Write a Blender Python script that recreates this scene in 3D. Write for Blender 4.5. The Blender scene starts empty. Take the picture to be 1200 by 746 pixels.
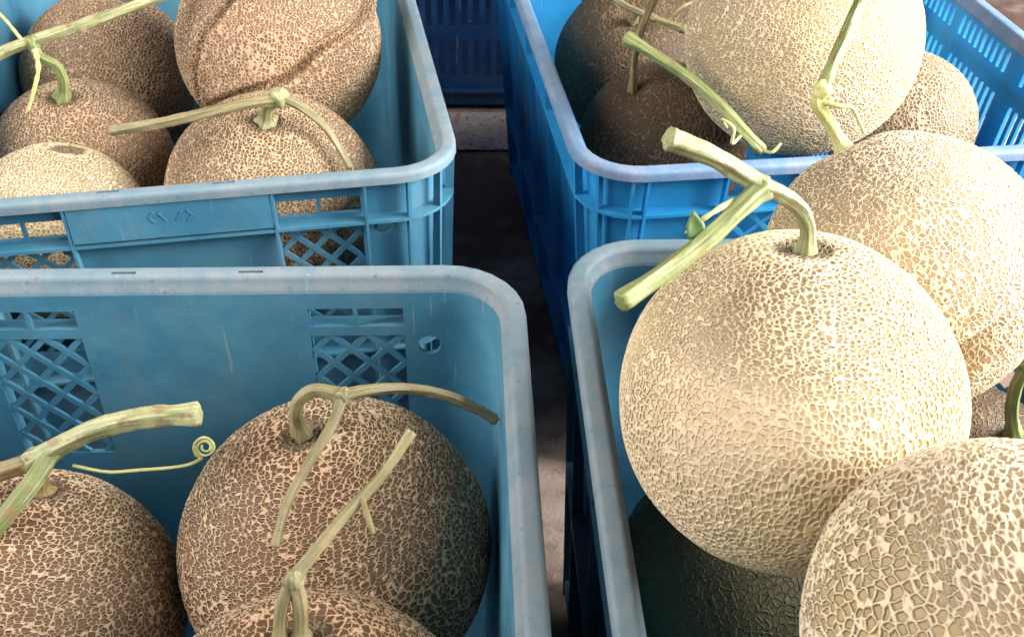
import bpy, bmesh, math, random
import numpy as np
from mathutils import Vector, Matrix, noise

random.seed(3)
C = bpy.context.scene.collection
scene = bpy.context.scene
R = math.radians

CAM_AXES = ([0.999762, 0.013729, 0.016953], [-0.021815, 0.629171, 0.776961], [0.0, 0.777146, -0.62932])
CRATES = {
 'FL': [[-0.16564358454692726,0.19723241539227995],-3.0,0.37],
 'FR': [[0.22604403821137026,0.24119657651770482],-3.0,0.37],
 'BL': [[-0.26415842108288423,0.7852613264636117],-11.3,0.37],
 'BR': [[0.20294762500949523,0.8471262328164116],-8.6,0.405],
}
MELONS = {
 'M1': ["FL",0.0804,-0.0894,0.3422,0.203],
 'M2': ["FL",0.074,-0.2395,0.3062,0.1852],
 'M3': ["FL",0.0703,-0.0758,0.1986,0.2432],
 'M4': ["BL",0.0712,-0.3508,0.7228,0.1998],
 'M5': ["BL",0.0812,-0.1935,0.7846,0.2834],
 'M6': ["BL",0.0768,-0.177,0.6383,0.2287],
 'M7': ["BL",0.0628,-0.3198,0.5953,0.2213],
 'M8': ["BL",0.0767,-0.3738,0.8676,0.2076],
 'M9': ["BR",0.0808,0.1988,0.6855,0.3391],
 'M10': ["BR",0.0756,0.1104,0.8948,0.2213],
 'M11': ["BR",0.0686,0.1209,0.7521,0.2147],
 'M12': ["BR",0.0575,0.3046,0.736,0.2484],
 'A': ["FR",0.0688,0.1126,0.3049,0.3498],
 'B': ["FR",0.0689,0.1937,0.414,0.3365],
 'C': ["FR",0.0594,0.1521,0.1851,0.3664],
 'F': ["FR",0.06,0.12,0.345,0.185],
 'S1': ["FR",0.058,0.24,0.16,0.29],
 'S2': ["FR",0.058,0.122,0.15,0.258],
 'F2': ["FR",0.06,0.235,0.335,0.072],
 'E': ["FR",0.068,0.252,0.4,0.188],
 'G': ["BR",0.058,0.21,0.672,0.172],
 'M13': ["BR",0.07,0.296,0.957,0.257],
 'L6': ["FR",0.067,0.1361,0.2501,0.0812],
}
STEMS = {
 'A': [["stem",0.003,0.0036,[[0.1109,0.3198,0.4139],[0.1096,0.3191,0.4247],[0.1049,0.3184,0.4333],[0.096,0.3167,0.4407],[0.0887,0.3164,0.4436]]],["branch",0.0038,0.0044,[[0.0887,0.3164,0.4436],[0.0805,0.3178,0.4485],[0.0695,0.318,0.4551],[0.0583,0.3172,0.4604],[0.0531,0.3164,0.4627]]],["branch",0.0041,0.0037,[[0.0887,0.3164,0.4436],[0.0803,0.3087,0.4404],[0.0683,0.2983,0.434],[0.0527,0.2857,0.428],[0.0367,0.2725,0.4244]]],["tendril",0.0012,0.0006,[[0.0778,0.31,0.442],[0.0692,0.3019,0.4416],[0.0637,0.3013,0.4376],[0.0608,0.3027,0.433]]]],
 'B': [["stem",0.0036,0.0035,[[0.1643,0.45,0.3832],[0.1545,0.4557,0.3969],[0.1476,0.4576,0.4056],[0.1486,0.46,0.4117]]],["branch",0.0036,0.0038,[[0.1486,0.46,0.4117],[0.1557,0.4754,0.418],[0.1669,0.4971,0.4257],[0.1811,0.5252,0.4382]]],["tendril",0.0014,0.0009,[[0.1495,0.4563,0.4072],[0.1568,0.4535,0.4069],[0.1633,0.4549,0.4055],[0.1681,0.4544,0.3984],[0.1721,0.4543,0.392]]]],
 'M11': [["stem",0.0028,0.003,[[0.0909,0.7377,0.2713],[0.0894,0.7327,0.3002],[0.0905,0.7184,0.3302],[0.096,0.7053,0.3618]]]],
 'M10': [["stem",0.003,0.0032,[[0.0995,0.854,0.2804],[0.1025,0.8377,0.2965],[0.1136,0.8189,0.2971],[0.1356,0.8091,0.293]]],["branch",0.003,0.0028,[[0.1136,0.8189,0.2971],[0.09,0.8248,0.3045],[0.0739,0.8366,0.3111]]],["tendril",0.0018,0.0012,[[0.122,0.8163,0.2955],[0.1352,0.8206,0.3072],[0.1581,0.8351,0.3092]]]],
 'M1': [["stem",0.0036,0.0034,[[-0.1003,0.3497,0.2793],[-0.1017,0.3484,0.2929],[-0.099,0.3501,0.3014],[-0.0907,0.3516,0.3064],[-0.0783,0.3485,0.3058]]],["branch",0.0032,0.0029,[[-0.0783,0.3485,0.3058],[-0.066,0.3549,0.3041],[-0.051,0.3644,0.2968],[-0.0331,0.3713,0.2862],[-0.0163,0.3742,0.2739],[-0.0076,0.3753,0.2658]]],["branch",0.0028,0.0021,[[-0.0783,0.348,0.3052],[-0.0811,0.3295,0.3045],[-0.0876,0.3047,0.3057],[-0.0936,0.2861,0.3018],[-0.0969,0.2709,0.2926]]]],
 'M3': [["stem",0.003,0.003,[[-0.0748,0.2164,0.3081],[-0.0742,0.2207,0.3217],[-0.0764,0.2261,0.3314]]],["stem",0.0026,0.0026,[[-0.0822,0.2148,0.3082],[-0.0809,0.2206,0.3215],[-0.077,0.2257,0.3309]]],["branch",0.0026,0.0021,[[-0.0764,0.2261,0.3314],[-0.0685,0.2342,0.3383],[-0.058,0.247,0.3446],[-0.0471,0.2595,0.3505],[-0.0372,0.2739,0.3588]]],["tendril",0.0014,0.0008,[[-0.0535,0.2503,0.3471],[-0.0505,0.2431,0.3461],[-0.0482,0.238,0.3429]]]],
 'M2': [["stem",0.0046,0.0046,[[-0.2293,0.3331,0.2501],[-0.2275,0.3344,0.2625],[-0.2277,0.3344,0.2721]]],["branch",0.0056,0.0056,[[-0.2277,0.3344,0.2721],[-0.2131,0.3365,0.281],[-0.1935,0.339,0.2904],[-0.1708,0.3409,0.296],[-0.146,0.3422,0.2976]]],["branch",0.005,0.0044,[[-0.2172,0.3363,0.2775],[-0.2213,0.3226,0.2734],[-0.227,0.3115,0.2692],[-0.2362,0.2981,0.2621]]],["branch",0.0048,0.005,[[-0.2269,0.3344,0.2721],[-0.237,0.3323,0.2694],[-0.2488,0.33,0.2667]]],["tendril",0.0009,0.0006,[[-0.2085,0.3334,0.2708],[-0.1929,0.3366,0.2631],[-0.1748,0.3429,0.2593],[-0.1608,0.3483,0.2563],[-0.1543,0.3531,0.2564],[-0.1568,0.354,0.258],[-0.1579,0.3556,0.2604],[-0.1574,0.3572,0.2629],[-0.1554,0.3583,0.2648],[-0.1527,0.3586,0.2657],[-0.15,0.358,0.2654],[-0.1482,0.3566,0.2641],[-0.1476,0.3549,0.2625],[-0.1483,0.3532,0.2609],[-0.15,0.3521,0.2601],[-0.1522,0.3518,0.2601],[-0.154,0.3522,0.2611],[-0.1549,0.3531,0.2627],[-0.1548,0.3541,0.2644],[-0.1537,0.3548,0.2658],[-0.1521,0.3551,0.2666],[-0.1503,0.3548,0.2667],[-0.149,0.3539,0.2662],[-0.1484,0.3528,0.2653],[-0.1486,0.3517,0.2645],[-0.1495,0.3509,0.264],[-0.1506,0.3506,0.264],[-0.1516,0.3506,0.2645],[-0.1521,0.3509,0.2654],[-0.1521,0.3513,0.2664],[-0.1516,0.3516,0.2672]]]],
 'M4': [["stem",0.0044,0.004,[[-0.3488,0.7125,0.2672],[-0.3432,0.7095,0.2829],[-0.345,0.7093,0.2954],[-0.3551,0.7083,0.3037],[-0.3585,0.7109,0.3132]]],["branch",0.005,0.0042,[[-0.3948,0.7017,0.3018],[-0.3729,0.7083,0.3101],[-0.3542,0.7125,0.3153],[-0.3229,0.7193,0.3236],[-0.2916,0.7269,0.333],[-0.2573,0.7353,0.3434]]],["tendril",0.002,0.0012,[[-0.3572,0.7089,0.3108],[-0.3528,0.6972,0.2995],[-0.3565,0.6891,0.2863],[-0.3634,0.6845,0.2711]]],["tendril",0.0014,0.001,[[-0.3626,0.7082,0.313],[-0.3722,0.7129,0.3252],[-0.384,0.7195,0.3365]]]],
 'M6': [["stem",0.0052,0.0048,[[-0.1696,0.6226,0.3004],[-0.1664,0.6191,0.3125],[-0.1583,0.6181,0.3208]]],["branch",0.0044,0.0036,[[-0.1582,0.6173,0.3199],[-0.177,0.6098,0.3202],[-0.2037,0.6016,0.3164],[-0.2349,0.5988,0.3097],[-0.2671,0.5991,0.3037]]],["branch",0.0034,0.0026,[[-0.1583,0.6181,0.3208],[-0.1454,0.6183,0.3147],[-0.1303,0.616,0.3023],[-0.1192,0.6096,0.288],[-0.1123,0.603,0.2768]]]],
 'E': [["stem",0.0036,0.0032,[[0.2662,0.3844,0.2526],[0.2503,0.3716,0.2845],[0.2451,0.3685,0.3046],[0.2456,0.3675,0.3192]]]],
 'cut': [["branch",0.0042,0.0044,[[0.0721,0.6542,0.352],[0.093,0.6428,0.3442],[0.1151,0.6275,0.3349],[0.1341,0.6109,0.324],[0.1491,0.5991,0.3126],[0.162,0.5972,0.3007]]],["tendril",0.0012,0.0008,[[0.1491,0.5991,0.3126],[0.1402,0.5892,0.3098],[0.1398,0.59,0.3204],[0.132,0.5934,0.3246],[0.1363,0.5936,0.3184]]],["tendril",0.0014,0.0009,[[0.162,0.5972,0.3007],[0.1673,0.5896,0.3039],[0.1728,0.5931,0.3084]]]],
}
AXES = {
 'A': [-0.026,0.226,0.974],
 'B': [-0.446,0.546,0.709],
 'M11': [-0.457,-0.219,0.862],
 'M10': [-0.15,-0.562,0.814],
 'M1': [-0.141,0.097,0.985],
 'M3': [0.015,0.264,0.964],
 'M2': [0.144,0.379,0.914],
 'M4': [0.029,-0.151,0.988],
 'M6': [0.1,-0.213,0.972],
 'E': [0.209,-0.23,0.951],
 'C': [0.25,-0.1,0.95],
 'M5': [0.1,0.1,0.99],
 'M7': [0.2,0.3,0.93],
 'M8': [0.3,0.2,0.93],
 'M12': [-0.2,0.5,0.8],
}
CREASES = {
 'M5': [[[0.4598,0.0003,-0.888],[0.7136,-0.5952,0.3693],0.042,0.0075,0.9,0],[[0.7433,-0.6046,-0.2863],[-0.474,-0.778,0.4123],0.04,0.003,0.7,0]],
 'B': [[[0.5587,-0.7005,-0.444],[0.1554,-0.9787,0.1343],0.05,0.009,1.0,0.7016]],
}


# ------------------------------------------------------------------ camera
CAM = Vector((0, 0, 0.637))
cam_d = bpy.data.cameras.new('camera')
cam_d.sensor_width = 36; cam_d.lens = 36.0
cam_d.clip_start = 0.01; cam_d.clip_end = 100
cam = bpy.data.objects.new('camera', cam_d)
r_, u_, f_ = (Vector(v) for v in CAM_AXES)
m = Matrix((r_, u_, -f_)).transposed().to_4x4()
m.translation = CAM
cam.matrix_world = m
C.objects.link(cam)
scene.camera = cam
cam_d.dof.use_dof = True
cam_d.dof.focus_distance = 0.50
cam_d.dof.aperture_fstop = 28

# ------------------------------------------------------------------ light (a covered packing place: big soft openings and an added front fill, no sun)
scene.cycles.max_bounces = 7
scene.cycles.diffuse_bounces = 3
scene.cycles.glossy_bounces = 2
world = bpy.data.worlds.new('World'); scene.world = world
world.use_nodes = True
bg = world.node_tree.nodes['Background']
bg.inputs[0].default_value = (0.80, 0.90, 1.0, 1); bg.inputs[1].default_value = 0.10

def area(name, loc, target, sx, sy, power, color):
    d = bpy.data.lights.new(name, 'AREA')
    d.shape = 'RECTANGLE'; d.size = sx; d.size_y = sy; d.energy = power; d.color = color
    o = bpy.data.objects.new(name, d)
    o.location = loc
    o.rotation_euler = (Vector(target) - Vector(loc)).to_track_quat('-Z', 'Y').to_euler()
    C.objects.link(o)
area('doorway_light', (1.25, 0.48, 0.85), (0.15, 0.45, 0.33), 0.9, 0.7, 74, (1.0, 0.98, 0.94))
area('front_fill_light', (1.05, -0.35, 1.10), (0.20, 0.40, 0.3), 0.8, 0.8, 19, (1.0, 0.97, 0.92))  # unseen lamp added at front right to brighten the right-hand melons and crate
area('side_opening_light', (-1.15, 0.24, 1.08), (-0.0, 0.5, 0.28), 1.0, 1.0, 29, (1.0, 0.95, 0.88))

scene.view_settings.view_transform = 'Standard'
scene.view_settings.look = 'None'
scene.view_settings.exposure = 0.22
scene.view_settings.gamma = 1
scene.view_settings.use_curve_mapping = False

# ------------------------------------------------------------------ helpers
def tag(o, label=None, cat=None, group=None, kind=None):
    if label: o['label'] = label
    if cat: o['category'] = cat
    if group: o['group'] = group
    if kind: o['kind'] = kind
    return o
def link(name, mesh, mat=None, parent=None):
    o = bpy.data.objects.new(name, mesh)
    if mat and not mesh.materials: mesh.materials.append(mat)
    C.objects.link(o)
    if parent: o.parent = parent
    return o
def empty(name, loc, rz=0):
    o = bpy.data.objects.new(name, None); C.objects.link(o)
    o.empty_display_size = .05
    o.location = loc; o.rotation_euler = (0, 0, rz)
    return o
def mesh_from(name, vs, fs, smooth=True, sharp=None):
    me = bpy.data.meshes.new(name)
    me.from_pydata([tuple(v) for v in vs], [], fs)
    me.update()
    if smooth:
        me.shade_smooth()
        if sharp is not None: me.set_sharp_from_angle(angle=R(sharp))
    return me
class NB:
    """small node builder"""
    def __init__(s, name):
        s.mat = bpy.data.materials.new(name); s.mat.use_nodes = True
        s.nt = s.mat.node_tree; s.n = s.nt.nodes; s.l = s.nt.links
        s.bsdf = s.n['Principled BSDF']; s.out = s.n['Material Output']
    def add(s, t, **k):
        n = s.n.new(t)
        for a, b in k.items(): setattr(n, a, b)
        return n
    def put(s, sock, v):
        if hasattr(v, 'is_linked') or isinstance(v, bpy.types.NodeSocket): s.l.new(v, sock)
        else: sock.default_value = v
    def math(s, op, a, b=0.0, c=0.0, clamp=False):
        n = s.add('ShaderNodeMath', operation=op, use_clamp=clamp)
        for i, v in enumerate((a, b, c)): s.put(n.inputs[i], v)
        return n.outputs[0]
    def vmath(s, op, a, b=None, scale=None):
        n = s.add('ShaderNodeVectorMath', operation=op)
        s.put(n.inputs[0], a)
        if b is not None: s.put(n.inputs[1], b)
        if scale is not None: s.put(n.inputs['Scale'], scale)
        return n.outputs[0]
    def noise(s, vec, scale, detail=2, rough=.5, out='Fac'):
        n = s.add('ShaderNodeTexNoise'); s.put(n.inputs['Vector'], vec)
        n.inputs['Scale'].default_value = scale; n.inputs['Detail'].default_value = detail
        n.inputs['Roughness'].default_value = rough
        return n.outputs[out]
    def ramp(s, v, a, b, lo=0.0, hi=1.0, kind='SMOOTHSTEP'):
        n = s.add('ShaderNodeMapRange', interpolation_type=kind)
        s.put(n.inputs['Value'], v); s.put(n.inputs['From Min'], a); s.put(n.inputs['From Max'], b)
        s.put(n.inputs['To Min'], lo); s.put(n.inputs['To Max'], hi)
        return n.outputs[0]
    def mix(s, f, a, b, mode='MIX'):
        n = s.add('ShaderNodeMix', data_type='RGBA', blend_type=mode)
        s.put(n.inputs[0], f); s.put(n.inputs[6], a); s.put(n.inputs[7], b)
        return n.outputs[2]
    def attr(s, name, t='GEOMETRY', out='Vector'):
        return s.add('ShaderNodeAttribute', attribute_name=name, attribute_type=t).outputs[out]
    def bump(s, h, strength, dist, normal=None):
        n = s.add('ShaderNodeBump'); n.inputs['Strength'].default_value = strength
        n.inputs['Distance'].default_value = dist; s.put(n.inputs['Height'], h)
        if normal is not None: s.put(n.inputs['Normal'], normal)
        return n.outputs[0]
def rgb(r, g, b): return (r, g, b, 1.0)

# ------------------------------------------------------------------ materials
def plastic(name, base, deep, worn=0.0, trans=0.12, dirt=0.35):
    b = NB(name)
    co = b.add('ShaderNodeTexCoord').outputs['Object']
    n1 = b.noise(co, 14, 4, .6); n2 = b.noise(co, 70, 3, .65); n3 = b.noise(co, 420, 0)
    col = b.mix(b.ramp(n1, .35, .65), deep, base)
    # greyish scuff and dried dust
    st = b.add('ShaderNodeMapping'); b.put(st.inputs['Vector'], co); st.inputs['Scale'].default_value = (1, 1, .22)
    n4 = b.noise(st.outputs[0], 55, 5, .7)
    dust = b.math('MULTIPLY', b.ramp(b.math('ADD', b.math('MULTIPLY', n1, .5), b.math('MULTIPLY', n4, .6)), .48, .78), dirt)
    col = b.mix(dust, col, rgb(.20, .21, .20))
    if worn:
        w = b.ramp(b.math('ADD', b.math('MULTIPLY', n1, .5), b.math('MULTIPLY', n4, .55)), .36, .70, .78 * worn, worn)
        grey = b.mix(b.ramp(n4, .35, .65), rgb(.19, .215, .24), rgb(.27, .275, .295))
        col = b.mix(w, col, grey)
        spots = b.ramp(b.noise(co, 190, 4, .7), .60, .70)
        col = b.mix(b.math('MULTIPLY', spots, .6), col, rgb(.13, .10, .09))
    # fine scratches
    sc = b.add('ShaderNodeMapping'); b.put(sc.inputs['Vector'], co); sc.inputs['Scale'].default_value = (1, .08, 1)
    sc.inputs['Rotation'].default_value = (.2, .3, .5)
    scr = b.ramp(b.noise(sc.outputs[0], 420, 3, .6), .66, .74)
    col = b.mix(b.math('MULTIPLY', scr, .22), col, rgb(.45, .52, .56))
    sc2 = b.add('ShaderNodeMapping'); b.put(sc2.inputs['Vector'], co); sc2.inputs['Scale'].default_value = (1, 1, .05)
    sc2.inputs['Rotation'].default_value = (1.1, .7, .2)
    col = b.mix(b.math('MULTIPLY', b.ramp(b.noise(sc2.outputs[0], 260, 2, .6), .68, .74), .35), col, rgb(.34, .42, .46))
    col = b.mix(b.math('MULTIPLY', b.ramp(b.noise(co, 150, 4, .75), .64, .70), .45), col, rgb(.10, .085, .07))
    b.put(b.bsdf.inputs['Base Color'], col)
    b.put(b.bsdf.inputs['Roughness'], b.ramp(n2, .3, .7, .34 + .2 * worn, .55 + .2 * worn))
    b.bsdf.inputs['IOR'].default_value = 1.48
    h = b.math('ADD', b.math('MULTIPLY', n3, .25), n2)
    b.put(b.bsdf.inputs['Normal'], b.bump(h, .25, .0012))
    if trans:
        t = b.add('ShaderNodeBsdfTranslucent'); b.put(t.inputs['Color'], b.mix(.35, col, base))
        mx = b.add('ShaderNodeMixShader'); mx.inputs[0].default_value = trans
        b.l.new(b.bsdf.outputs[0], mx.inputs[1]); b.l.new(t.outputs[0], mx.inputs[2])
        b.l.new(mx.outputs[0], b.out.inputs['Surface'])
    return b.mat
MT = {
 'teal': plastic('teal_plastic', rgb(.085, .29, .43), rgb(.055, .21, .34)),
 'teal_rim': plastic('worn_teal_plastic', rgb(.13, .34, .45), rgb(.10, .28, .38), worn=.80),
 'blue': plastic('blue_plastic', rgb(.035, .36, .68), rgb(.02, .27, .58), dirt=.15, trans=.28),
 'blue_rim': plastic('worn_blue_plastic', rgb(.03, .26, .62), rgb(.02, .2, .5), worn=.72),
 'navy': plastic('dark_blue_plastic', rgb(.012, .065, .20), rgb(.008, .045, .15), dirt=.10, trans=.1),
}
def rind(name, ridge, ridge2, cell, cell2, scale=195, w0=.10, w1=.26, disp=.0008, green=.0, elong=0.0, fill=.45, fine=0.0, rnd=.92, pit=.80, deep=.3, rust=0.0):
    b = NB(name)
    p = b.attr('rest')                       # metres, z = stem axis
    seed = b.attr('net_seed', 'OBJECT', 'Fac')
    off = b.add('ShaderNodeCombineXYZ'); b.put(off.inputs[0], seed); b.put(off.inputs[1], b.math('MULTIPLY', seed, 1.7))
    pv = b.vmath('ADD', p, off.outputs[0])
    n_big = b.noise(pv, 16, 2); n_mid = b.noise(pv, 60, 2); n_fine = b.noise(pv, 900, 1)
    wob = b.noise(pv, 130, 1, .5, 'Color')
    wv = b.vmath('SCALE', b.vmath('SUBTRACT', wob, (.5, .5, .5)), scale=.0038)
    sz = b.add('ShaderNodeSeparateXYZ'); b.put(sz.inputs[0], p)
    zt = b.math('MULTIPLY', b.math('MAXIMUM', b.math('SUBTRACT', sz.outputs[2], .034), 0.0), 1.6)
    up = b.add('ShaderNodeCombineXYZ'); b.put(up.inputs[2], zt)
    q = b.vmath('ADD', b.vmath('ADD', pv, wv), up.outputs[0])
    mp = b.add('ShaderNodeMapping'); b.put(mp.inputs['Vector'], q); mp.inputs['Scale'].default_value = (1, 1, 1 - elong)
    def vor(sc, feature):
        v = b.add('ShaderNodeTexVoronoi', feature=feature); b.put(v.inputs['Vector'], mp.outputs[0])
        v.inputs['Scale'].default_value = sc; v.inputs['Randomness'].default_value = rnd
        return v
    e1 = vor(scale, 'DISTANCE_TO_EDGE').outputs['Distance']
    v1 = vor(scale, 'F1'); vc = v1.outputs['Color']; f1 = v1.outputs['Distance']
    wid = b.ramp(b.math('ADD', b.math('MULTIPLY', n_big, .5), b.math('MULTIPLY', n_mid, .5)), .34, .64, w0, w1)
    net = b.ramp(e1, b.math('MULTIPLY', wid, .30), b.math('MULTIPLY', wid, 1.25), 1.0, 0.0)
    if pit < .75: net = b.math('MAXIMUM', net, b.ramp(f1, pit - .14, pit + .10, 0.0, 1.0))
    if fine:
        e2 = vor(scale * 2.1, 'DISTANCE_TO_EDGE').outputs['Distance']
        r2 = b.math('MULTIPLY', b.ramp(e2, 0.0, b.math('MULTIPLY', wid, .8), 1.0, 0.0), b.ramp(n_mid, .46, .62, .0, fine))
        net = b.math('MAXIMUM', net, r2)
    # the net stands out more round the stalk and in broad patches, elsewhere it nearly closes
    k = b.math('ADD', b.ramp(n_big, .38, .62, fill, 1.0), b.math('MULTIPLY', zt, 10.0), clamp=True)
    hgt = b.math('SUBTRACT', 1.0, b.math('MULTIPLY', b.math('SUBTRACT', 1.0, net), k))
    sep = b.add('ShaderNodeSeparateColor'); b.put(sep.inputs[0], vc)
    cc = b.mix(sep.outputs[0], cell, cell2)
    rc = b.mix(b.ramp(n_big, .35, .65), ridge, ridge2)
    rc = b.mix(b.math('MULTIPLY', b.ramp(n_fine, .35, .7), .03 if 'green' in name else .22), rc, rgb(.30, .22, .13))
    deepc = b.mix(b.math('MULTIPLY', b.ramp(net, 0.0, .35, 1.0, 0.0), b.math('ADD', b.math('MULTIPLY', zt, 7.0, clamp=False), deep, clamp=True)), cc, rgb(.09, .06, .03))
    col = b.mix(b.ramp(hgt, .10, .78), deepc, rc)
    yel = b.ramp(b.noise(pv, 9, 2), .45, .62)
    col = b.mix(b.math('MULTIPLY', yel, green), col, rgb(.88, .90, .62), 'MULTIPLY')
    if rust:
        col = b.mix(b.math('MULTIPLY', b.ramp(b.noise(pv, 11, 2), .50, .62), rust), col, rgb(.80, .42, .28), 'MULTIPLY')
    # corky ring where the stalk joins
    pl = b.vmath('MULTIPLY', p, (1, 1, 0))
    rl = b.add('ShaderNodeVectorMath', operation='LENGTH'); b.put(rl.inputs[0], pl)
    rr_ = b.math('ADD', rl.outputs['Value'], b.math('MULTIPLY', b.math('SUBTRACT', n_mid, .5), .006))
    topz = b.ramp(sz.outputs[2], .02, .03)
    col = b.mix(b.math('MULTIPLY', b.math('MULTIPLY', b.ramp(rr_, .0095, .0135, 1, 0), topz), .75), col, rgb(.10, .07, .04))
    # soil specks and rubbed places
    col = b.mix(b.math('MULTIPLY', b.ramp(b.noise(pv, 95, 4, .7), .66, .76), .1 if 'green' in name else .55), col, rgb(.12, .08, .05))
    b.put(b.bsdf.inputs['Base Color'], col)
    b.put(b.bsdf.inputs['Roughness'], b.ramp(net, .2, .8, .58, .72))
    net = hgt
    b.bsdf.inputs['Specular IOR Level'].default_value = .08 if 'green' in name else .25
    b.put(b.bsdf.inputs['Normal'], b.bump(b.math('ADD', net, b.math('MULTIPLY', n_fine, .22)), .42 if 'cream' in name or 'fine' in name else .52, .0009))
    d = b.add('ShaderNodeDisplacement'); d.inputs['Midlevel'].default_value = 0.5; d.inputs['Scale'].default_value = disp
    b.put(d.inputs['Height'], b.math('ADD', net, b.math('MULTIPLY', n_mid, .4)))
    b.l.new(d.outputs[0], b.out.inputs['Displacement'])
    b.mat.displacement_method = 'BOTH'
    return b.mat
RIND = {
 'cream': rind('cream_netted_rind', rgb(.76, .60, .41), rgb(.76, .64, .44), rgb(.60, .45, .28), rgb(.54, .40, .24), 410, .14, .18, .0009, .6, .22, .55, 0, .74, .80, .10),
 'cream_open': rind('open_netted_rind', rgb(.74, .60, .44), rgb(.75, .63, .46), rgb(.47, .34, .20), rgb(.39, .29, .16), 300, .14, .18, .0009, .3, .05, .85, 0, .70, .80, .12),
 'cream_fine': rind('fine_netted_rind', rgb(.71, .56, .39), rgb(.74, .61, .44), rgb(.50, .36, .21), rgb(.42, .30, .17), 410, .14, .18, .0009, .35, .1, .75, 0, .74, .80, .18),
 'tan': rind('tan_netted_rind', rgb(.60, .43, .29), rgb(.56, .42, .28), rgb(.24, .13, .08), rgb(.17, .10, .055), 290, .12, .16, .0010, .15, .0, .9, .0, .74, .80, .25, .22),
 'tan_fine': rind('tan_fine_netted_rind', rgb(.58, .41, .28), rgb(.53, .39, .26), rgb(.28, .16, .095), rgb(.20, .115, .07), 380, .14, .18, .0009, .15, .1, .8, 0, .76, .75, .25, .16),
 'beige': rind('beige_fine_netted_rind', rgb(.44, .34, .24), rgb(.40, .33, .23), rgb(.24, .16, .10), rgb(.18, .12, .075), 360, .14, .18, .0008, .2, .1, .75, 0, .76, .80, .2, .15),
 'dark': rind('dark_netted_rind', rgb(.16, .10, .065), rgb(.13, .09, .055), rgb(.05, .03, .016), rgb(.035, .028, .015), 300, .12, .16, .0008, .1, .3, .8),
 'green': rind('shadow_toned_green_rind', rgb(.026, .030, .018), rgb(.026, .026, .016), rgb(.010, .014, .007), rgb(.012, .016, .008), 260, .08, .13, .0005, .1, 0, .5),  # near-black: shadow below the big cream melon put into the rind colour
}
def stemmat(name, a, c, pale, brown=.3):
    b = NB(name)
    co = b.add('ShaderNodeTexCoord').outputs['Object']
    al = b.attr('along')
    st = b.add('ShaderNodeMapping'); b.put(st.inputs['Vector'], al); st.inputs['Scale'].default_value = (1, 1, .06)
    n1 = b.noise(co, 60, 4); n2 = b.noise(st.outputs[0], 700, 4, .6); n3 = b.noise(co, 500, 4, .7)
    col = b.mix(b.ramp(n1, .35, .65), a, c)
    col = b.mix(b.ramp(n2, .45, .70, 0, .7), col, pale)
    col = b.mix(b.math('MULTIPLY', b.ramp(n3, .56, .72), brown), col, rgb(.16, .10, .05))
    col = b.mix(b.math('MULTIPLY', b.ramp(b.noise(co, 110, 3), .58, .7), brown), col, rgb(.22, .13, .06))
    b.put(b.bsdf.inputs['Base Color'], col)
    b.bsdf.inputs['Roughness'].default_value = .55
    b.bsdf.inputs['Subsurface Weight'].default_value = 0
    b.bsdf.inputs['Subsurface Radius'].default_value = (.003, .003, .001)
    b.put(b.bsdf.inputs['Normal'], b.bump(b.math('ADD', n2, b.math('MULTIPLY', n3, .5)), .5, .0007))
    return b.mat
STEM = {
 'fresh': stemmat('fresh_green_stem', rgb(.19, .225, .07), rgb(.12, .15, .04), rgb(.42, .41, .22), .7),
 'pale': stemmat('pale_green_stem', rgb(.33, .33, .155), rgb(.20, .22, .085), rgb(.56, .52, .35), .7),
 'olive': stemmat('olive_stem', rgb(.25, .21, .10), rgb(.18, .155, .07), rgb(.42, .36, .21), .6),
 'brown': stemmat('dry_brown_stem', rgb(.24, .17, .07), rgb(.17, .14, .05), rgb(.38, .29, .14), .7),
 'leafy': stemmat('leaf_green', rgb(.08, .16, .04), rgb(.06, .12, .03), rgb(.18, .26, .08), .4),
 'yellow': stemmat('yellow_tendril', rgb(.52, .50, .20), rgb(.42, .42, .13), rgb(.66, .60, .36), .2),
}
def groundmat():
    b = NB('stained_concrete')
    co = b.add('ShaderNodeTexCoord').outputs['Object']
    n1 = b.noise(co, 5.5, 5, .6); n2 = b.noise(co, 45, 6, .7); n3 = b.noise(co, 300, 4, .7)
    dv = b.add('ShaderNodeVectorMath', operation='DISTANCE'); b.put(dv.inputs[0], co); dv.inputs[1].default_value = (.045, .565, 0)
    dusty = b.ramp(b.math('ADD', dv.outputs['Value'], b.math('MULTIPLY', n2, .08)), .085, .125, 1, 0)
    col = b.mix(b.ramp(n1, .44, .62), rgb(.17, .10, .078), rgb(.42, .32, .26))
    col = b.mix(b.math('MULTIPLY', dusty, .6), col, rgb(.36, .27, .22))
    col = b.mix(b.ramp(n2, .45, .7, 0, .6), col, rgb(.09, .055, .045))
    col = b.mix(b.ramp(n3, .55, .75, 0, .5), col, rgb(.35, .30, .27))
    b.put(b.bsdf.inputs['Base Color'], col); b.bsdf.inputs['Roughness'].default_value = .85
    b.put(b.bsdf.inputs['Normal'], b.bump(b.math('ADD', n2, n3), .5, .003))
    return b.mat
def lightpatchmat():
    b = NB('lit_pale_concrete')
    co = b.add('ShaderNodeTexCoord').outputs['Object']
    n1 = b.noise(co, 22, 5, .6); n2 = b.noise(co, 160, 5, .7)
    col = b.mix(b.ramp(n1, .35, .65), rgb(.58, .48, .44), rgb(.72, .62, .57))  # raised tone puts the light in the gap into the concrete colour
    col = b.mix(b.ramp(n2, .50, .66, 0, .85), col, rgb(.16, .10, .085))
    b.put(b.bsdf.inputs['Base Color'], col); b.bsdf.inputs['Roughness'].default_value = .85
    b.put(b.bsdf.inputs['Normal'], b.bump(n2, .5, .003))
    return b.mat

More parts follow.
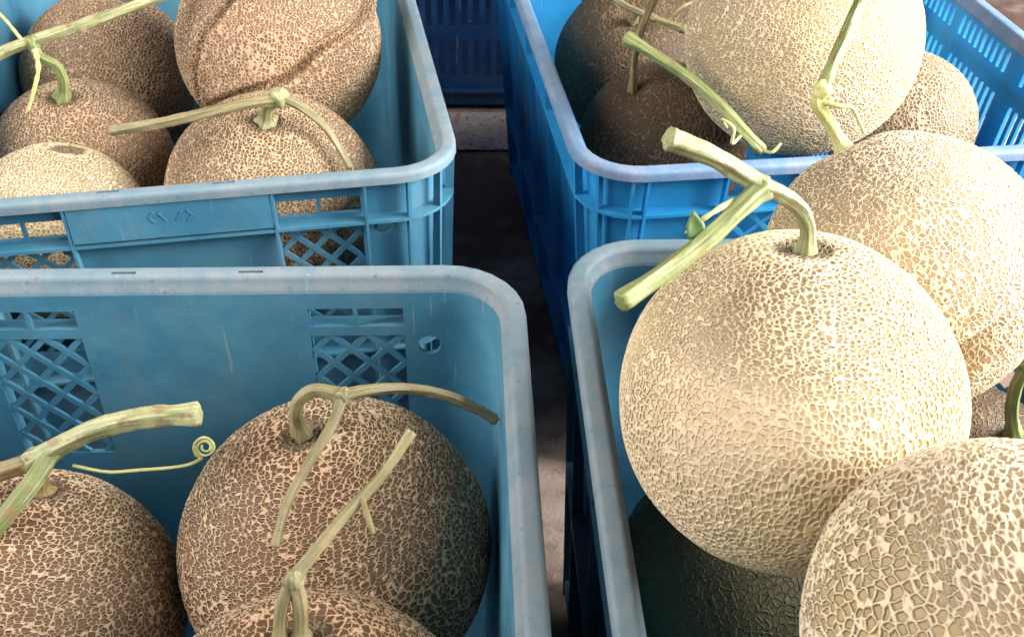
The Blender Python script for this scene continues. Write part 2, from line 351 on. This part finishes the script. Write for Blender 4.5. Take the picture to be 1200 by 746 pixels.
# ------------------------------------------------------------------ the ground
g = link('floor', mesh_from('floor', [(-5, -3, 0), (5, -3, 0), (5, 7, 0), (-5, 7, 0)], [(0, 1, 2, 3)], False), groundmat())
tag(g, kind='structure')
bm = bmesh.new(); bmesh.ops.create_grid(bm, x_segments=30, y_segments=4, size=.5)  # added strip: light patch between the rear crates, painted as paler concrete
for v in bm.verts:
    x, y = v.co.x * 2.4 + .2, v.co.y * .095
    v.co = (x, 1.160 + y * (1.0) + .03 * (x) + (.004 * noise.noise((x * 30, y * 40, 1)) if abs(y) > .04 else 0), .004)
me = bpy.data.meshes.new('floor_light_patch'); bm.to_mesh(me); bm.free()
tag(link('floor_light_patch', me, lightpatchmat()), kind='structure')

# ------------------------------------------------------------------ crates
HR = .30                      # rim height
TAPER = math.tan(R(2.0))
class Shell:
    """closed path round the crate (rounded rectangle); station(side, u) gives base point and outward normal"""
    def __init__(s, W, L, rimw=.0138, r=.030):
        s.hw, s.hl, s.r = W / 2 - rimw, L / 2 - rimw, r
    def station(s, side, u):
        hw, hl, r = s.hw, s.hl, s.r
        if side == 'near': return Vector((u, -hl)), Vector((0, -1))
        if side == 'right': return Vector((hw, u)), Vector((1, 0))
        if side == 'far': return Vector((-u, hl)), Vector((0, 1))
        if side == 'left': return Vector((-hw, -u)), Vector((-1, 0))
        k = {'c0': (hw - r, -hl + r, -90), 'c1': (hw - r, hl - r, 0), 'c2': (-hw + r, hl - r, 90), 'c3': (-hw + r, -hl + r, 180)}[side]
        a = R(k[2] + 90 * u)
        n = Vector((math.cos(a), math.sin(a)))
        return Vector((k[0], k[1])) + n * r, n
    def ring(s, breaks):
        """list of (side, u) all round; breaks = {side: [u...]}"""
        out = []
        for i, side in enumerate(('near', 'right', 'far', 'left')):
            h = (s.hw if side in ('near', 'far') else s.hl) - s.r
            us = sorted({-h, h} | {u for u in breaks.get(side, []) if -h < u < h})
            out += [(side, u) for u in us]
            out += [('c%d' % i, j / 7) for j in range(1, 7)]
        return out
    def at(s, side, u, off, z):
        p, n = s.station(side, u)
        q = p + n * off
        return Vector((q.x, q.y, z))
def sheet(shell, stations, prof, holes, name, thick=None):
    """solid sheet: stations round the crate x profile points (inner offset, z, outer offset, z); holes(side, umid, j) leaves a cell out"""
    N, J = len(stations), len(prof)
    vs = []
    for (sd, u) in stations:
        for (oi, zi, oo, zo) in prof:
            vs.append(shell.at(sd, u, oi, zi)); vs.append(shell.at(sd, u, oo, zo))
    I = lambda i, j, k: ((i % N) * J + j) * 2 + k
    solid = [[True] * (J - 1) for _ in range(N)]
    for i in range(N):
        a, b2 = stations[i], stations[(i + 1) % N]
        if a[0] == b2[0]:
            for j in range(J - 1):
                if holes(a[0], (a[1] + b2[1]) / 2, j): solid[i][j] = False
    fs = []
    for i in range(N):
        for j in range(J - 1):
            if not solid[i][j]: continue
            fs.append((I(i, j, 0), I(i, j + 1, 0), I(i + 1, j + 1, 0), I(i + 1, j, 0)))
            fs.append((I(i, j, 1), I(i + 1, j, 1), I(i + 1, j + 1, 1), I(i, j + 1, 1)))
            if j == 0 or not solid[i][j - 1]: fs.append((I(i, j, 0), I(i + 1, j, 0), I(i + 1, j, 1), I(i, j, 1)))
            if j == J - 2 or not solid[i][j + 1]: fs.append((I(i, j + 1, 0), I(i, j + 1, 1), I(i + 1, j + 1, 1), I(i + 1, j + 1, 0)))
            if not solid[i - 1][j]: fs.append((I(i, j, 0), I(i, j, 1), I(i, j + 1, 1), I(i, j + 1, 0)))
            if not solid[(i + 1) % N][j]: fs.append((I(i + 1, j, 0), I(i + 1, j + 1, 0), I(i + 1, j + 1, 1), I(i + 1, j, 1)))
    return vs, fs
def finish(name, vs, fs, sharp=35):
    me = mesh_from(name, vs, fs)
    bm = bmesh.new(); bm.from_mesh(me)
    bmesh.ops.remove_doubles(bm, verts=bm.verts, dist=1e-6)
    bmesh.ops.delete(bm, geom=[v for v in bm.verts if not v.link_faces], context='VERTS')
    bmesh.ops.recalc_face_normals(bm, faces=bm.faces)
    bm.to_mesh(me); bm.free()
    me.shade_smooth(); me.set_sharp_from_angle(angle=R(sharp))
    return me
def boxmesh(pts8):
    return list(pts8), [(0, 1, 2, 3), (7, 6, 5, 4), (0, 4, 5, 1), (1, 5, 6, 2), (2, 6, 7, 3), (3, 7, 4, 0)]

def make_crate(spec):
    W, L = spec['W'], spec['L']
    sh = Shell(W, L)
    root = empty('plastic_crate', (0, 0, 0))
    mt, mr = MT[spec['mat']], MT[spec['rim']]
    tp = math.tan(R(spec.get('taper', 2.0)))
    off = lambda z: -(HR - z) * tp                      # walls lean inwards towards the floor
    T = .003
    # ---- walls
    wins = spec['wins']                                    # (side, u0, u1, z0, z1)
    zs = {.012, HR - .010}
    for w in wins: zs |= {w[3], w[4]}
    for rw in spec['slits']: zs |= {rw[1], rw[2]}
    cu, cz, cr = spec['hole']
    if cr: zs |= {cz - .009, cz + .009}
    zs |= {.10, .2}
    zs = sorted(zs)
    br = {k: [] for k in ('near', 'right', 'far', 'left')}
    for w in wins: br[w[0]] += [w[1], w[2]]
    if cr:
        for sd in ('near', 'far'): br[sd] += [s * (cu + d) for s in (-1, 1) for d in (-.009, .009)]
    slit_cells = []
    for (sides, z0, z1, pitch, wd, ext) in spec['slits']:
        for sd in sides:
            n = int(ext / pitch)
            for k in range(-n, n + 1):
                a = k * pitch - wd / 2
                if any(abs(k * pitch - m0) < .006 for m0 in spec['mull']): continue
                br[sd] += [a, a + wd]; slit_cells.append((sd, a, a + wd, z0, z1))
    for sd in br: br[sd] = sorted({round(u, 6) for u in br[sd]})
    cells = {}
    for (sd, a, b2, z0, z1) in wins + slit_cells: cells.setdefault(sd, []).append((a, b2, z0, z1))
    circ = []
    if cr: circ = [(sd, s * cu) for sd in ('near', 'far') for s in (-1, 1)]
    def hole(sd, um, j):
        zm = (zs[j] + zs[j + 1]) / 2
        for (a, b2, z0, z1) in cells.get(sd, ()):
            if a < um < b2 and z0 < zm < z1: return True
        for (s2, c0) in circ:
            if s2 == sd and abs(um - c0) < .009 and abs(zm - cz) < .009: return True
        return False
    prof = [(off(z), z, off(z) + T, z) for z in zs]
    vs, fs = sheet(sh, sh.ring(br), prof, hole, 'wall')
    # round holes: a square cell with a 16-gon opening
    for (sd, c0) in circ:
        b0 = len(vs)
        for k in (0, 1):
            for i in range(16):
                a = 2 * math.pi * i / 16
                z = cz + cr * math.sin(a)
                vs.append(sh.at(sd, c0 + cr * math.cos(a), off(z) + k * T, z))
            for (du, dz) in ((.009, .009), (-.009, .009), (-.009, -.009), (.009, -.009)):
                vs.append(sh.at(sd, c0 + du, off(cz + dz) + k * T, cz + dz))
        for k in (0, 1):
            q = b0 + 20 * k
            for i in range(16):
                cidx = (i // 4)
                fs.append((q + i, q + (i + 1) % 16, q + 16 + cidx))
            for i in range(4): fs.append((q + i * 4, q + 16 + i, q + 16 + (i - 1) % 4))
        for i in range(16): fs.append((b0 + i, b0 + (i + 1) % 16, b0 + 20 + (i + 1) % 16, b0 + 20 + i))
    link('wall', finish('crate_wall', vs, fs), mt, root)
    # ---- base plate
    sts = sh.ring({})
    vs = [sh.at(s, u, off(.012) + T, .010) for s, u in sts] + [sh.at(s, u, off(.012) + T - .0005, .0165) for s, u in sts]
    n = len(sts)
    fs = [tuple(range(n))[::-1], tuple(range(n, 2 * n))] + [(i, (i + 1) % n, n + (i + 1) % n, n + i) for i in range(n)]
    vs2, fs2 = sheet(sh, sts, [(off(0) - .012, 0.0, off(0) - .008, 0.0), (off(0) - .012, .0095, off(0) - .008, .0095)], lambda *a: False, 'x')
    fs += [tuple(i + len(vs) for i in f) for f in fs2]; vs += vs2
    link('base', finish('crate_base', vs, fs), mt, root)
    # ---- rim: rolled flange with a short turned-down lip, two narrow slots at each end
    P = [(0, -.0102), (.0004, -.0085), (.0026, -.0068), (.0034, -.0030), (.0046, -.0010), (.0064, -.0001), (.0080, 0), (.0106, 0), (.0140, 0), (.0160, -.0004), (.0173, -.0016), (.0178, -.0034), (.0180, -.0078)]
    pr = []
    P = [(o * .76, z * .92 if j else z) for j, (o, z) in enumerate(P)]
    for j, (o, z) in enumerate(P):
        a = P[max(j - 1, 0)]; c = P[min(j + 1, len(P) - 1)]
        t = Vector((c[0] - a[0], c[1] - a[1])).normalized()
        nn = Vector((t.y, -t.x)) * .0024
        pr.append((o, HR + z, o + nn.x, HR + z + nn.y))
    pr[0] = (0, HR - .0102, .0024, HR - .0102)
    br2 = {sd: [s * (.0345 + d) for s in (-1, 1) for d in (-.0068, .0068)] for sd in ('near', 'far')}
    vs, fs = sheet(sh, sh.ring(br2), pr, lambda sd, um, j: sd in ('near', 'far') and j == 6 and abs(abs(um) - .0345) < .0068, 'rim')
    link('rim', finish('crate_rim', vs, fs, 60), mr, root)
    # ---- horizontal ribs outside
    for k, (z, o1, th) in enumerate(spec['hribs']):
        vs, fs = sheet(sh, sts, [(off(z) + T, z, off(z) + T, z + th), (o1 + off(z), z, o1 + off(z), z + th)], lambda *a: False, 'rib')
        link('rib', finish('crate_band_rib', vs, fs), mt, root)
    # ---- vertical ribs outside
    def vrib(sd, u, z0, z1, o1, th=.0011):
        v8 = []
        for z in (z0, z1):
            for (du, oo) in ((-th,   .0072 if z > .29 else off(z) + T), (th,   .0072 if z > .29 else off(z) + T), (th * .8, o1 + off(z)), (-th * .8, o1 + off(z))): v8.append(sh.at(sd, u + du, oo, z))
        return finish('crate_rib', *boxmesh(v8))
    for sd in ('near', 'far'):
        for u in spec['vribs']:
            for s in (-1, 1):
                link('rib', vrib(sd, s * u, .012, HR - .0026, .0130), mt, root)
    for sd in ('right', 'left'):
        for u in spec['side_ribs']:
            for s in ((-1, 1) if u else (1,)):
                link('rib', vrib(sd, s * u, .012, HR - .0026, .0120), mt, root)
    for cn in ('c0', 'c1', 'c2', 'c3'):
        for t in (.12, .5, .88):
            link('rib', vrib(cn, t, .012, HR - .0026, .0126, .0011 / .032 * .6), mt, root)
    # ---- lattices in the big windows
    for (sd, u0, u1, z0, z1) in spec['lattice']:
        vs, fs = [], []
        pitch = spec['pitch']; hwid = .0017
        for dirn, (o0, o1) in ((1, (.0003, .0022)), (-1, (.0007, .0026))):
            k = -20
            while k < 40:
                # line z - z1 = dirn*(u - (u0 + k*pitch))
                pts = []
                for uu in (u0, u1):
                    zz = z1 + dirn * (uu - (u0 + k * pitch))
                    if z0 <= zz <= z1: pts.append((uu, zz))
                for zz in (z0, z1):
                    uu = u0 + k * pitch + dirn * (zz - z1)
                    if u0 <= uu <= u1: pts.append((uu, zz))
                pts = sorted(set((round(a, 5), round(b2, 5)) for a, b2 in pts))
                if len(pts) >= 2 and math.dist(pts[0], pts[-1]) > .004:
                    (a0, b0), (a1, b1) = pts[0], pts[-1]
                    d = Vector((a1 - a0, b1 - b0)).normalized(); nn = Vector((-d.y, d.x)) * hwid
                    v8 = []
                    for oo in (o0, o1):
                        for (uu, zz) in ((a0 + nn.x, b0 + nn.y), (a0 - nn.x, b0 - nn.y), (a1 - nn.x, b1 - nn.y), (a1 + nn.x, b1 + nn.y)):
                            v8.append(sh.at(sd, uu, off(zz) + oo, zz))
                    q = len(vs); v, f = boxmesh(v8); vs += v; fs += [tuple(i + q for i in x) for x in f]
                k += 1
        link('lattice', finish('crate_lattice', vs, fs), mt, root)
    # ---- handle plates with a moulded mark
    pu = spec['plate']
    for sd in ('near', 'far'):
        v8 = []
        for oo in (.0102, .0123):
            for (uu, zz) in ((-pu, HR - .0030), (-pu, HR - .0330), (pu, HR - .0330), (pu, HR - .0030)): v8.append(sh.at(sd, uu, oo, zz))
        pl = link('handle_plate', finish('crate_plate', *boxmesh(v8)), mt, root)
        vs, fs = [], []
        segs = [((-.010, -.014), (-.013, -.018)), ((-.013, -.018), (-.010, -.022)), ((-.007, -.015), (-.003, -.021)), ((.010, -.014), (.013, -.018)),
                ((.013, -.018), (.010, -.022)), ((.007, -.015), (.003, -.021))]
        for (a, b2) in segs:
            d = Vector((b2[0] - a[0], b2[1] - a[1])).normalized(); nn = Vector((-d.y, d.x)) * .0006
            v8 = []
            for oo in (.0120, .0127):
                for (uu, zz) in ((a[0] + nn.x, a[1] + nn.y), (a[0] - nn.x, a[1] - nn.y), (b2[0] - nn.x, b2[1] - nn.y), (b2[0] + nn.x, b2[1] + nn.y)):
                    v8.append(sh.at(sd, uu, oo, HR + zz))
            q = len(vs); v, f = boxmesh(v8); vs += v; fs += [tuple(i + q for i in x) for x in f]
        link('emblem', finish('crate_emblem', vs, fs), mt, pl)
    return root
def copy_tree(o, parent=None):
    c = o.copy(); C.objects.link(c)
    if parent: c.parent = parent
    for ch in o.children: copy_tree(ch, c)
    return c
def winset(u0, um, u1, zt0, zt1, zl0, zl1):
    w, lt = [], []
    for sd in ('near', 'far'):
        for s in (-1, 1):
            for a, b2 in ((u0, um - .0012), (um + .0012, u1)):
                a2, b3 = sorted((s * a, s * b2)); w.append((sd, a2, b3, zt0, zt1))
            a2, b3 = sorted((s * u0, s * u1)); w.append((sd, a2, b3, zl0, zl1)); lt.append((sd, a2, b3, zl0, zl1))
    return w, lt
w, lt = winset(.0640, .0905, .1175, .2670, .2795, .172, .2605)
teal = dict(W=.37, L=.52, mat='teal', rim='teal_rim', wins=w, lattice=lt, slits=[], mull=[], hole=(.1315, .2530, .0066),
            hribs=[(.2625, .0128, .0022), (.150, .0125, .0022), (.028, .0115, .0022)], vribs=[.0625, .1205],
            side_ribs=[0, .09, .18], plate=.0610, pitch=.0208)
w, lt = winset(.052, .0765, .101, .2680, .2815, .166, .255)
sl = [(('right',), z0, z1, .0095, .0045, .200) for z0, z1 in ((.2700, .2870), (.190, .252), (.110, .176), (.040, .096))]
blue = dict(teal, taper=4.6, W=.405, mat='blue', rim='blue_rim', wins=w, lattice=lt, slits=sl, mull=[-.1, 0, .1], hole=(0, 0, 0),
            vribs=[.1035, .1565], side_ribs=[0, .1], plate=.0500)
blue['hribs'] = [(.2620, .0128, .0022), (.100, .0125, .0022), (.028, .0115, .0022)]
sl = [(('right', 'left'), z0, z1, .0147, .0075, .200) for z0, z1 in ((.187, .245), (.117, .172), (.050, .100))]
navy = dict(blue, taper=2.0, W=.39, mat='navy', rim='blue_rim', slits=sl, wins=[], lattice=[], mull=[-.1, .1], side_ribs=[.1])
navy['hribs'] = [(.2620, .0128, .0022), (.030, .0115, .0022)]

def place(root, key=None, loc=None, rz=None):
    if key:
        (x, y), yaw, _ = CRATES[key]; loc = (x, y, 0); rz = R(-yaw)
    root.location = loc; root.rotation_euler = (0, 0, rz)
    return root
GR = 'plastic harvest crates standing on the floor'
c1 = place(make_crate(teal), 'FL'); c2 = place(copy_tree(c1), 'FR'); c3 = place(copy_tree(c1), 'BL')
tag(c1, 'teal crate in the left foreground, inner end wall with diamond lattice windows in view', 'crate', GR)
tag(c2, 'teal crate in the right foreground, heaped with pale cream melons above its worn grey rim', 'crate', GR)
tag(c3, 'teal crate at upper left, showing its outer end with pockets and a plain handle plate', 'crate', GR)
c4 = place(make_crate(blue), 'BR')
tag(c4, 'bright blue crate at upper right with narrow upright slits in its side wall', 'crate', GR)
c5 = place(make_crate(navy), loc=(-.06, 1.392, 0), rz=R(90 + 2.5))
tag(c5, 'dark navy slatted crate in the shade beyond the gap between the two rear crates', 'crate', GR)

# ------------------------------------------------------------------ melons
_ico = {}
def ico(n):
    if n not in _ico:
        bm = bmesh.new(); bmesh.ops.create_icosphere(bm, subdivisions=n, radius=1)
        me = bpy.data.meshes.new('tmp'); bm.to_mesh(me); bm.free()
        co = np.empty(len(me.vertices) * 3, np.float32); me.vertices.foreach_get('co', co)
        _ico[n] = (me, co.reshape(-1, 3))
    return _ico[n]
def bumps(p, rng, k=10):
    """low smooth waviness of the fruit"""
    h = np.zeros(len(p))
    for _ in range(k):
        v = rng.normal(size=3) * rng.uniform(1.5, 4.0); h += np.sin(p @ v + rng.uniform(0, 6.28)) / np.linalg.norm(v)
    return h / k
def make_melon(key, mat, sub, seed):
    crate, rad, x, y, z = MELONS[key]
    ax = Vector(AXES.get(key, (random.uniform(-.4, .4), random.uniform(-.4, .4), 1))).normalized()
    q = Vector((0, 0, 1)).rotation_difference(ax)
    rng = np.random.default_rng(seed)
    src, P = ico(sub)
    P = P.astype(float)
    d = np.ones(len(P))
    d += .055 * bumps(P, rng)
    ang = np.arccos(np.clip(P[:, 2], -1, 1))
    d -= .050 * np.exp(-(ang / .16) ** 2)            # hollow round the stalk
    d += .012 * np.exp(-((ang - .34) / .2) ** 2)
    d -= .030 * np.exp(-((math.pi - ang) / .14) ** 2)
    th = np.arctan2(P[:, 1], P[:, 0])
    d += .0035 * np.cos(10 * th + rng.uniform(0, 6)) * np.sin(ang) ** 2
    qi = q.inverted()
    for (n, mid, w, depth, ext, c_) in CREASES.get(key, []):
        n = np.array(qi @ Vector(n)); mid = np.array(qi @ Vector(mid))
        wob = .05 * np.sin(P @ np.array([5., 3., 4.]))
        s = P @ n - c_ + wob * (.6 if c_ == 0 else .15)
        mask = 1 / (1 + np.exp(-(P @ mid - (1 - ext)) * 9))
        dd = depth / rad
        d += mask * (-dd * 1.3 * np.exp(-(s / w) ** 2) + dd * .9 * np.exp(-((s - w * 1.6) / (w * .9)) ** 2) + dd * .5 * np.exp(-((s + w * 1.8) / (w * 1.1)) ** 2))
    V = P * d[:, None] * rad
    V[:, 2] *= 1.0 + rng.uniform(-.02, .02)
    me = src.copy(); me.name = 'melon_rind'
    me.vertices.foreach_set('co', V.astype(np.float32).ravel())
    a = me.attributes.new('rest', 'FLOAT_VECTOR', 'POINT'); a.data.foreach_set('vector', V.astype(np.float32).ravel())
    me.update(); me.shade_smooth()
    o = bpy.data.objects.new('melon', me); me.materials.append(RIND[mat]); C.objects.link(o)
    o.location = (x, y, z); o.rotation_mode = 'QUATERNION'; o.rotation_quaternion = q
    o['net_seed'] = float(seed) * .37
    return o

# ------------------------------------------------------------------ stems
def catmull(pts, n):
    P = [Vector(p) for p in pts]
    P = [P[0] * 2 - P[1]] + P + [P[-1] * 2 - P[-2]]
    out = []
    for i in range(1, len(P) - 2):
        for k in range(n):
            t = k / n
            a, b2, c, d = P[i - 1], P[i], P[i + 1], P[i + 2]
            out.append(.5 * ((2 * b2) + (c - a) * t + (2 * a - 5 * b2 + 4 * c - d) * t * t + (3 * b2 - a - 3 * c + d) * t ** 3))
    out.append(P[-2]); return out
def tube(name, pts, r0, r1, kind, mat, parent, origin, seed, sides=20):
    if kind != 'tendril': r0 *= .86; r1 *= .86
    n = 4 if len(pts) > 12 else 12
    C_ = catmull(pts, n); N = len(C_)
    up = Vector((.3, .2, 1)); vs, al, fs = [], [], []
    L = 0; prev = C_[0]; frame = None
    for i, p in enumerate(C_):
        t = (C_[min(i + 1, N - 1)] - C_[max(i - 1, 0)]).normalized()
        if frame is None: u = t.orthogonal().normalized()
        else: u = (frame - t * frame.dot(t)).normalized()
        frame = u; v = t.cross(u)
        L += (p - prev).length; prev = p
        f = i / (N - 1)
        r = r0 + (r1 - r0) * f
        if kind == 'stem': r *= 1 + .75 * math.exp(-(f / .10) ** 2) + .22 * math.exp(-((f - 1) / .12) ** 2)
        if kind == 'tendril':
            p_ = Vector((noise.noise((L * 60, seed, 1)), noise.noise((L * 60, seed, 5)), noise.noise((L * 60, seed, 9)))) * .0006
            p = p + p_; r *= 1 + .45 * noise.noise((L * 220, seed, 3))
        if kind == 'branch':
            r *= 1 + .30 * math.exp(-(f / .07) ** 2) + .13 * math.exp(-((f - 1) / .06) ** 2)
            r *= 1 + .10 * noise.noise((L * 70, seed, 0)) 
        for k in range(sides):
            a = 2 * math.pi * k / sides
            tw = L * 12
            rib = 1 + (0 if kind == 'tendril' else .13 * math.cos(5 * (a + tw)) + .05 * math.cos(3 * a - tw))
            rr = r * rib * (1 + .07 * noise.noise((L * 160, math.cos(a) * 1.2, seed + math.sin(a) * 1.2)))
            vs.append(p - origin + (u * math.cos(a) + v * math.sin(a)) * rr)
            al.append((math.cos(a) * .005, math.sin(a) * .005, L))
    for i in range(N - 1):
        for k in range(sides):
            a, b2 = i * sides + k, i * sides + (k + 1) % sides
            fs.append((a, b2, b2 + sides, a + sides))
    # ends: slightly dished cut face with a rounded edge
    for e, i0 in ((0, 0), (1, (N - 1) * sides)):
        c0 = C_[0 if e == 0 else -1] - origin
        t = (C_[1] - C_[0] if e == 0 else C_[-1] - C_[-2]).normalized() * (-1 if e == 0 else 1)
        base = len(vs)
        for k in range(sides):
            q = vs[i0 + k]; vs.append(c0 + (q - c0) * .80 + t * r1 * .20); al.append(al[i0 + k])
        cen = len(vs); vs.append(c0 + t * r1 * .02); al.append((0, 0, L * e))
        for k in range(sides):
            k2 = (k + 1) % sides
            fs.append((i0 + k, i0 + k2, base + k2, base + k) if e == 0 else (i0 + k2, i0 + k, base + k, base + k2))
            fs.append((base + k, base + k2, cen))
    me = finish(name, vs, fs, 70) if False else mesh_from(name, vs, fs)
    bm = bmesh.new(); bm.from_mesh(me); bmesh.ops.recalc_face_normals(bm, faces=bm.faces); bm.to_mesh(me); bm.free()
    me.shade_smooth(); me.set_sharp_from_angle(angle=R(55))
    a = me.attributes.new('along', 'FLOAT_VECTOR', 'POINT')
    a.data.foreach_set('vector', [c for q in al for c in q])
    return link(name, me, mat, parent)
def node_lump(p, r, mat, parent, origin, seed):
    bm = bmesh.new(); bmesh.ops.create_icosphere(bm, subdivisions=3, radius=r)
    for v in bm.verts: v.co = v.co * (1 + .35 * noise.noise(v.co * (1.1 / r) + Vector((seed, 0, 0)))) + Vector(p) - origin
    me = bpy.data.meshes.new('stem_node'); bm.to_mesh(me); bm.free(); me.shade_smooth()
    a = me.attributes.new('along', 'FLOAT_VECTOR', 'POINT')
    a.data.foreach_set('vector', [c for v in me.vertices for c in v.co])
    return link('node', me, mat, parent)
def make_stem(key, melon, mats):
    """melon > stem > branch / tendril / node, coordinates of the data are world metres"""
    inv = (Matrix.Translation(melon.location) @ melon.rotation_quaternion.to_matrix().to_4x4()).inverted()
    org = Vector((0, 0, 0)); stem = None
    for i, (kind, r0, r1, pts) in enumerate(STEMS[key]):
        loc = [inv @ Vector(p) for p in pts]
        mt = STEM[mats.get(kind, mats['stem'])]
        mt = STEM[mats.get(i, None)] if i in mats else mt
        o = tube('stem' if stem is None else kind, loc, r0, r1, kind, mt, melon if stem is None else stem, org, i + len(key) * 3, 20 if kind != 'tendril' else 8)
        if stem is None:
            stem = o; node_lump(loc[-1], r0 * 1.28, mt, stem, org, i + 5)
    return stem

MG = 'netted melons packed in the crates'
TABLE = [  # key, rind, subdivision, seed, label
 ('A', 'cream', 8, 1, 'largest pale cream melon heaped on the right foreground crate, green stem forked to its left'),
 ('B', 'cream_fine', 7, 2, 'pale melon right behind the largest cream one, a forked green stem rising from its top'),
 ('C', 'cream_open', 7, 3, 'melon at lower right corner with coarse open netting in big cells'),
 ('M1', 'tan', 7, 4, 'brown melon against the right wall of the left foreground crate, looped olive stem on top'),
 ('M2', 'tan', 7, 5, 'brown melon at the lower left corner with a thick pale stem pointing right'),
 ('M3', 'tan', 7, 6, 'melon at the bottom edge, its two-legged stem sending a branch slanting up to the right'),
 ('M4', 'tan_fine', 7, 7, 'melon just below the long green vine in the upper left crate, with a hooked stem'),
 ('M5', 'tan_fine', 7, 8, 'large melon in the upper left crate with a deep diagonal furrow down its right side'),
 ('M6', 'tan_fine', 7, 9, 'melon in the near right corner of the upper left crate, stem branching to the left'),
 ('M7', 'cream_fine', 7, 10, 'low pale melon just inside the near rim of the upper left crate, without stem'),
 ('M8', 'tan_fine', 7, 11, 'reddish brown melon behind the long green vine in the upper left crate'),
 ('M9', 'cream_fine', 7, 12, 'big pale melon on top of the bright blue crate, its right side nearly white'),
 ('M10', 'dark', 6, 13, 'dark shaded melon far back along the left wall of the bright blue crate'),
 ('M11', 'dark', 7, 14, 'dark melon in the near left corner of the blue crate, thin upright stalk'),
 ('M12', 'beige', 7, 15, 'small brownish melon between the big pale one and the slitted blue wall'),
 ('M13', 'tan_fine', 6, 16, 'melon deep in the blue crate, only its edge showing past the big pale one'),
 ('F', 'green', 6, 17, 'smooth green melon under the largest cream melon, its shadow put into the colour'),
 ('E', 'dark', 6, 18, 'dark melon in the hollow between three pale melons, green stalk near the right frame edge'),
 ('S1', 'cream_open', 6, 21, 'melon just beyond the lower right corner, propping up the coarse-netted corner melon from its right'),
 ('S2', 'tan_fine', 6, 22, 'melon just below the lower frame edge, propping up the coarse-netted corner melon from the left'),
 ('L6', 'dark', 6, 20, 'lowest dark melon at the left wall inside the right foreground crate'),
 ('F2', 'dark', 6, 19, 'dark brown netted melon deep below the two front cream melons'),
]
SM = {'A': {'stem': 'pale', 1: 'pale', 2: 'fresh', 'tendril': 'yellow'}, 'B': {'stem': 'yellow', 1: 'fresh', 'tendril': 'yellow'},
      'M11': {'stem': 'brown'}, 'M10': {'stem': 'olive', 'tendril': 'brown'}, 'M1': {'stem': 'olive', 'branch': 'olive'},
      'M3': {'stem': 'olive', 'branch': 'olive', 'tendril': 'brown'}, 'M2': {'stem': 'brown', 1: 'pale', 2: 'fresh', 3: 'brown', 'tendril': 'yellow'},
      'M4': {'stem': 'fresh', 'branch': 'pale', 'tendril': 'yellow'}, 'M6': {'stem': 'pale', 1: 'olive', 2: 'olive'}, 'E': {'stem': 'fresh'}}
OB = {}
for key, mat, sub, seed, lab in TABLE:
    o = make_melon(key, mat, sub, seed)
    tag(o, lab, 'melon', MG); OB[key] = o
    if key in STEMS: make_stem(key, o, SM[key])

# loose cut vine lying over the near edge of the blue crate
pts0 = STEMS['cut'][0][3]
org = Vector(pts0[-1])
kind, r0, r1, pts = STEMS['cut'][0]
cut = tube('vine_cutting', [Vector(p) for p in pts], r0, r1, 'branch', STEM['fresh'], None, org, 4)
cut.location = org
tag(cut, 'straight green cut vine leaning down to the near rim of the bright blue crate', 'vine')
for (kind, r0, r1, pts) in STEMS['cut'][1:]:
    tube('tendril', [Vector(p) for p in pts], r0, r1, 'tendril', STEM['yellow'], cut, org, 2, 8)

# small green leaf scrap by the stem of the large cream melon
bm = bmesh.new()
lv = [(-.004, 0, 0), (.004, -.001, 0), (.0045, .005, .0015), (.0005, .012, .004), (-.0035, .006, .0015), (0, .005, .0004)]
vv = [bm.verts.new(v) for v in lv] + [bm.verts.new((v[0], v[1], v[2] - .0005)) for v in lv]
for a, b2 in ((0, 1), (1, 2), (2, 3), (3, 4), (4, 0)):
    bm.faces.new((vv[a], vv[b2], vv[5])); bm.faces.new((vv[b2 + 6], vv[a + 6], vv[11])); bm.faces.new((vv[a], vv[a + 6], vv[b2 + 6], vv[b2]))
bmesh.ops.subdivide_edges(bm, edges=bm.edges, cuts=2, use_grid_fill=True, smooth=.3)
me = bpy.data.meshes.new('leaf'); bm.to_mesh(me); bm.free(); me.shade_smooth()
A = OB['A']; st = [c for c in A.children if c.name.startswith('stem')][0]
inv = (Matrix.Translation(A.location) @ A.rotation_quaternion.to_matrix().to_4x4()).inverted()
lf = link('leaf', me, STEM['leafy'], st)
lf.matrix_local = inv @ Matrix.Translation((.0640, .2965, .4350)) @ Matrix.Rotation(R(40), 4, 'X') @ Matrix.Rotation(R(15), 4, 'Z') @ Matrix.Scale(.8, 4)
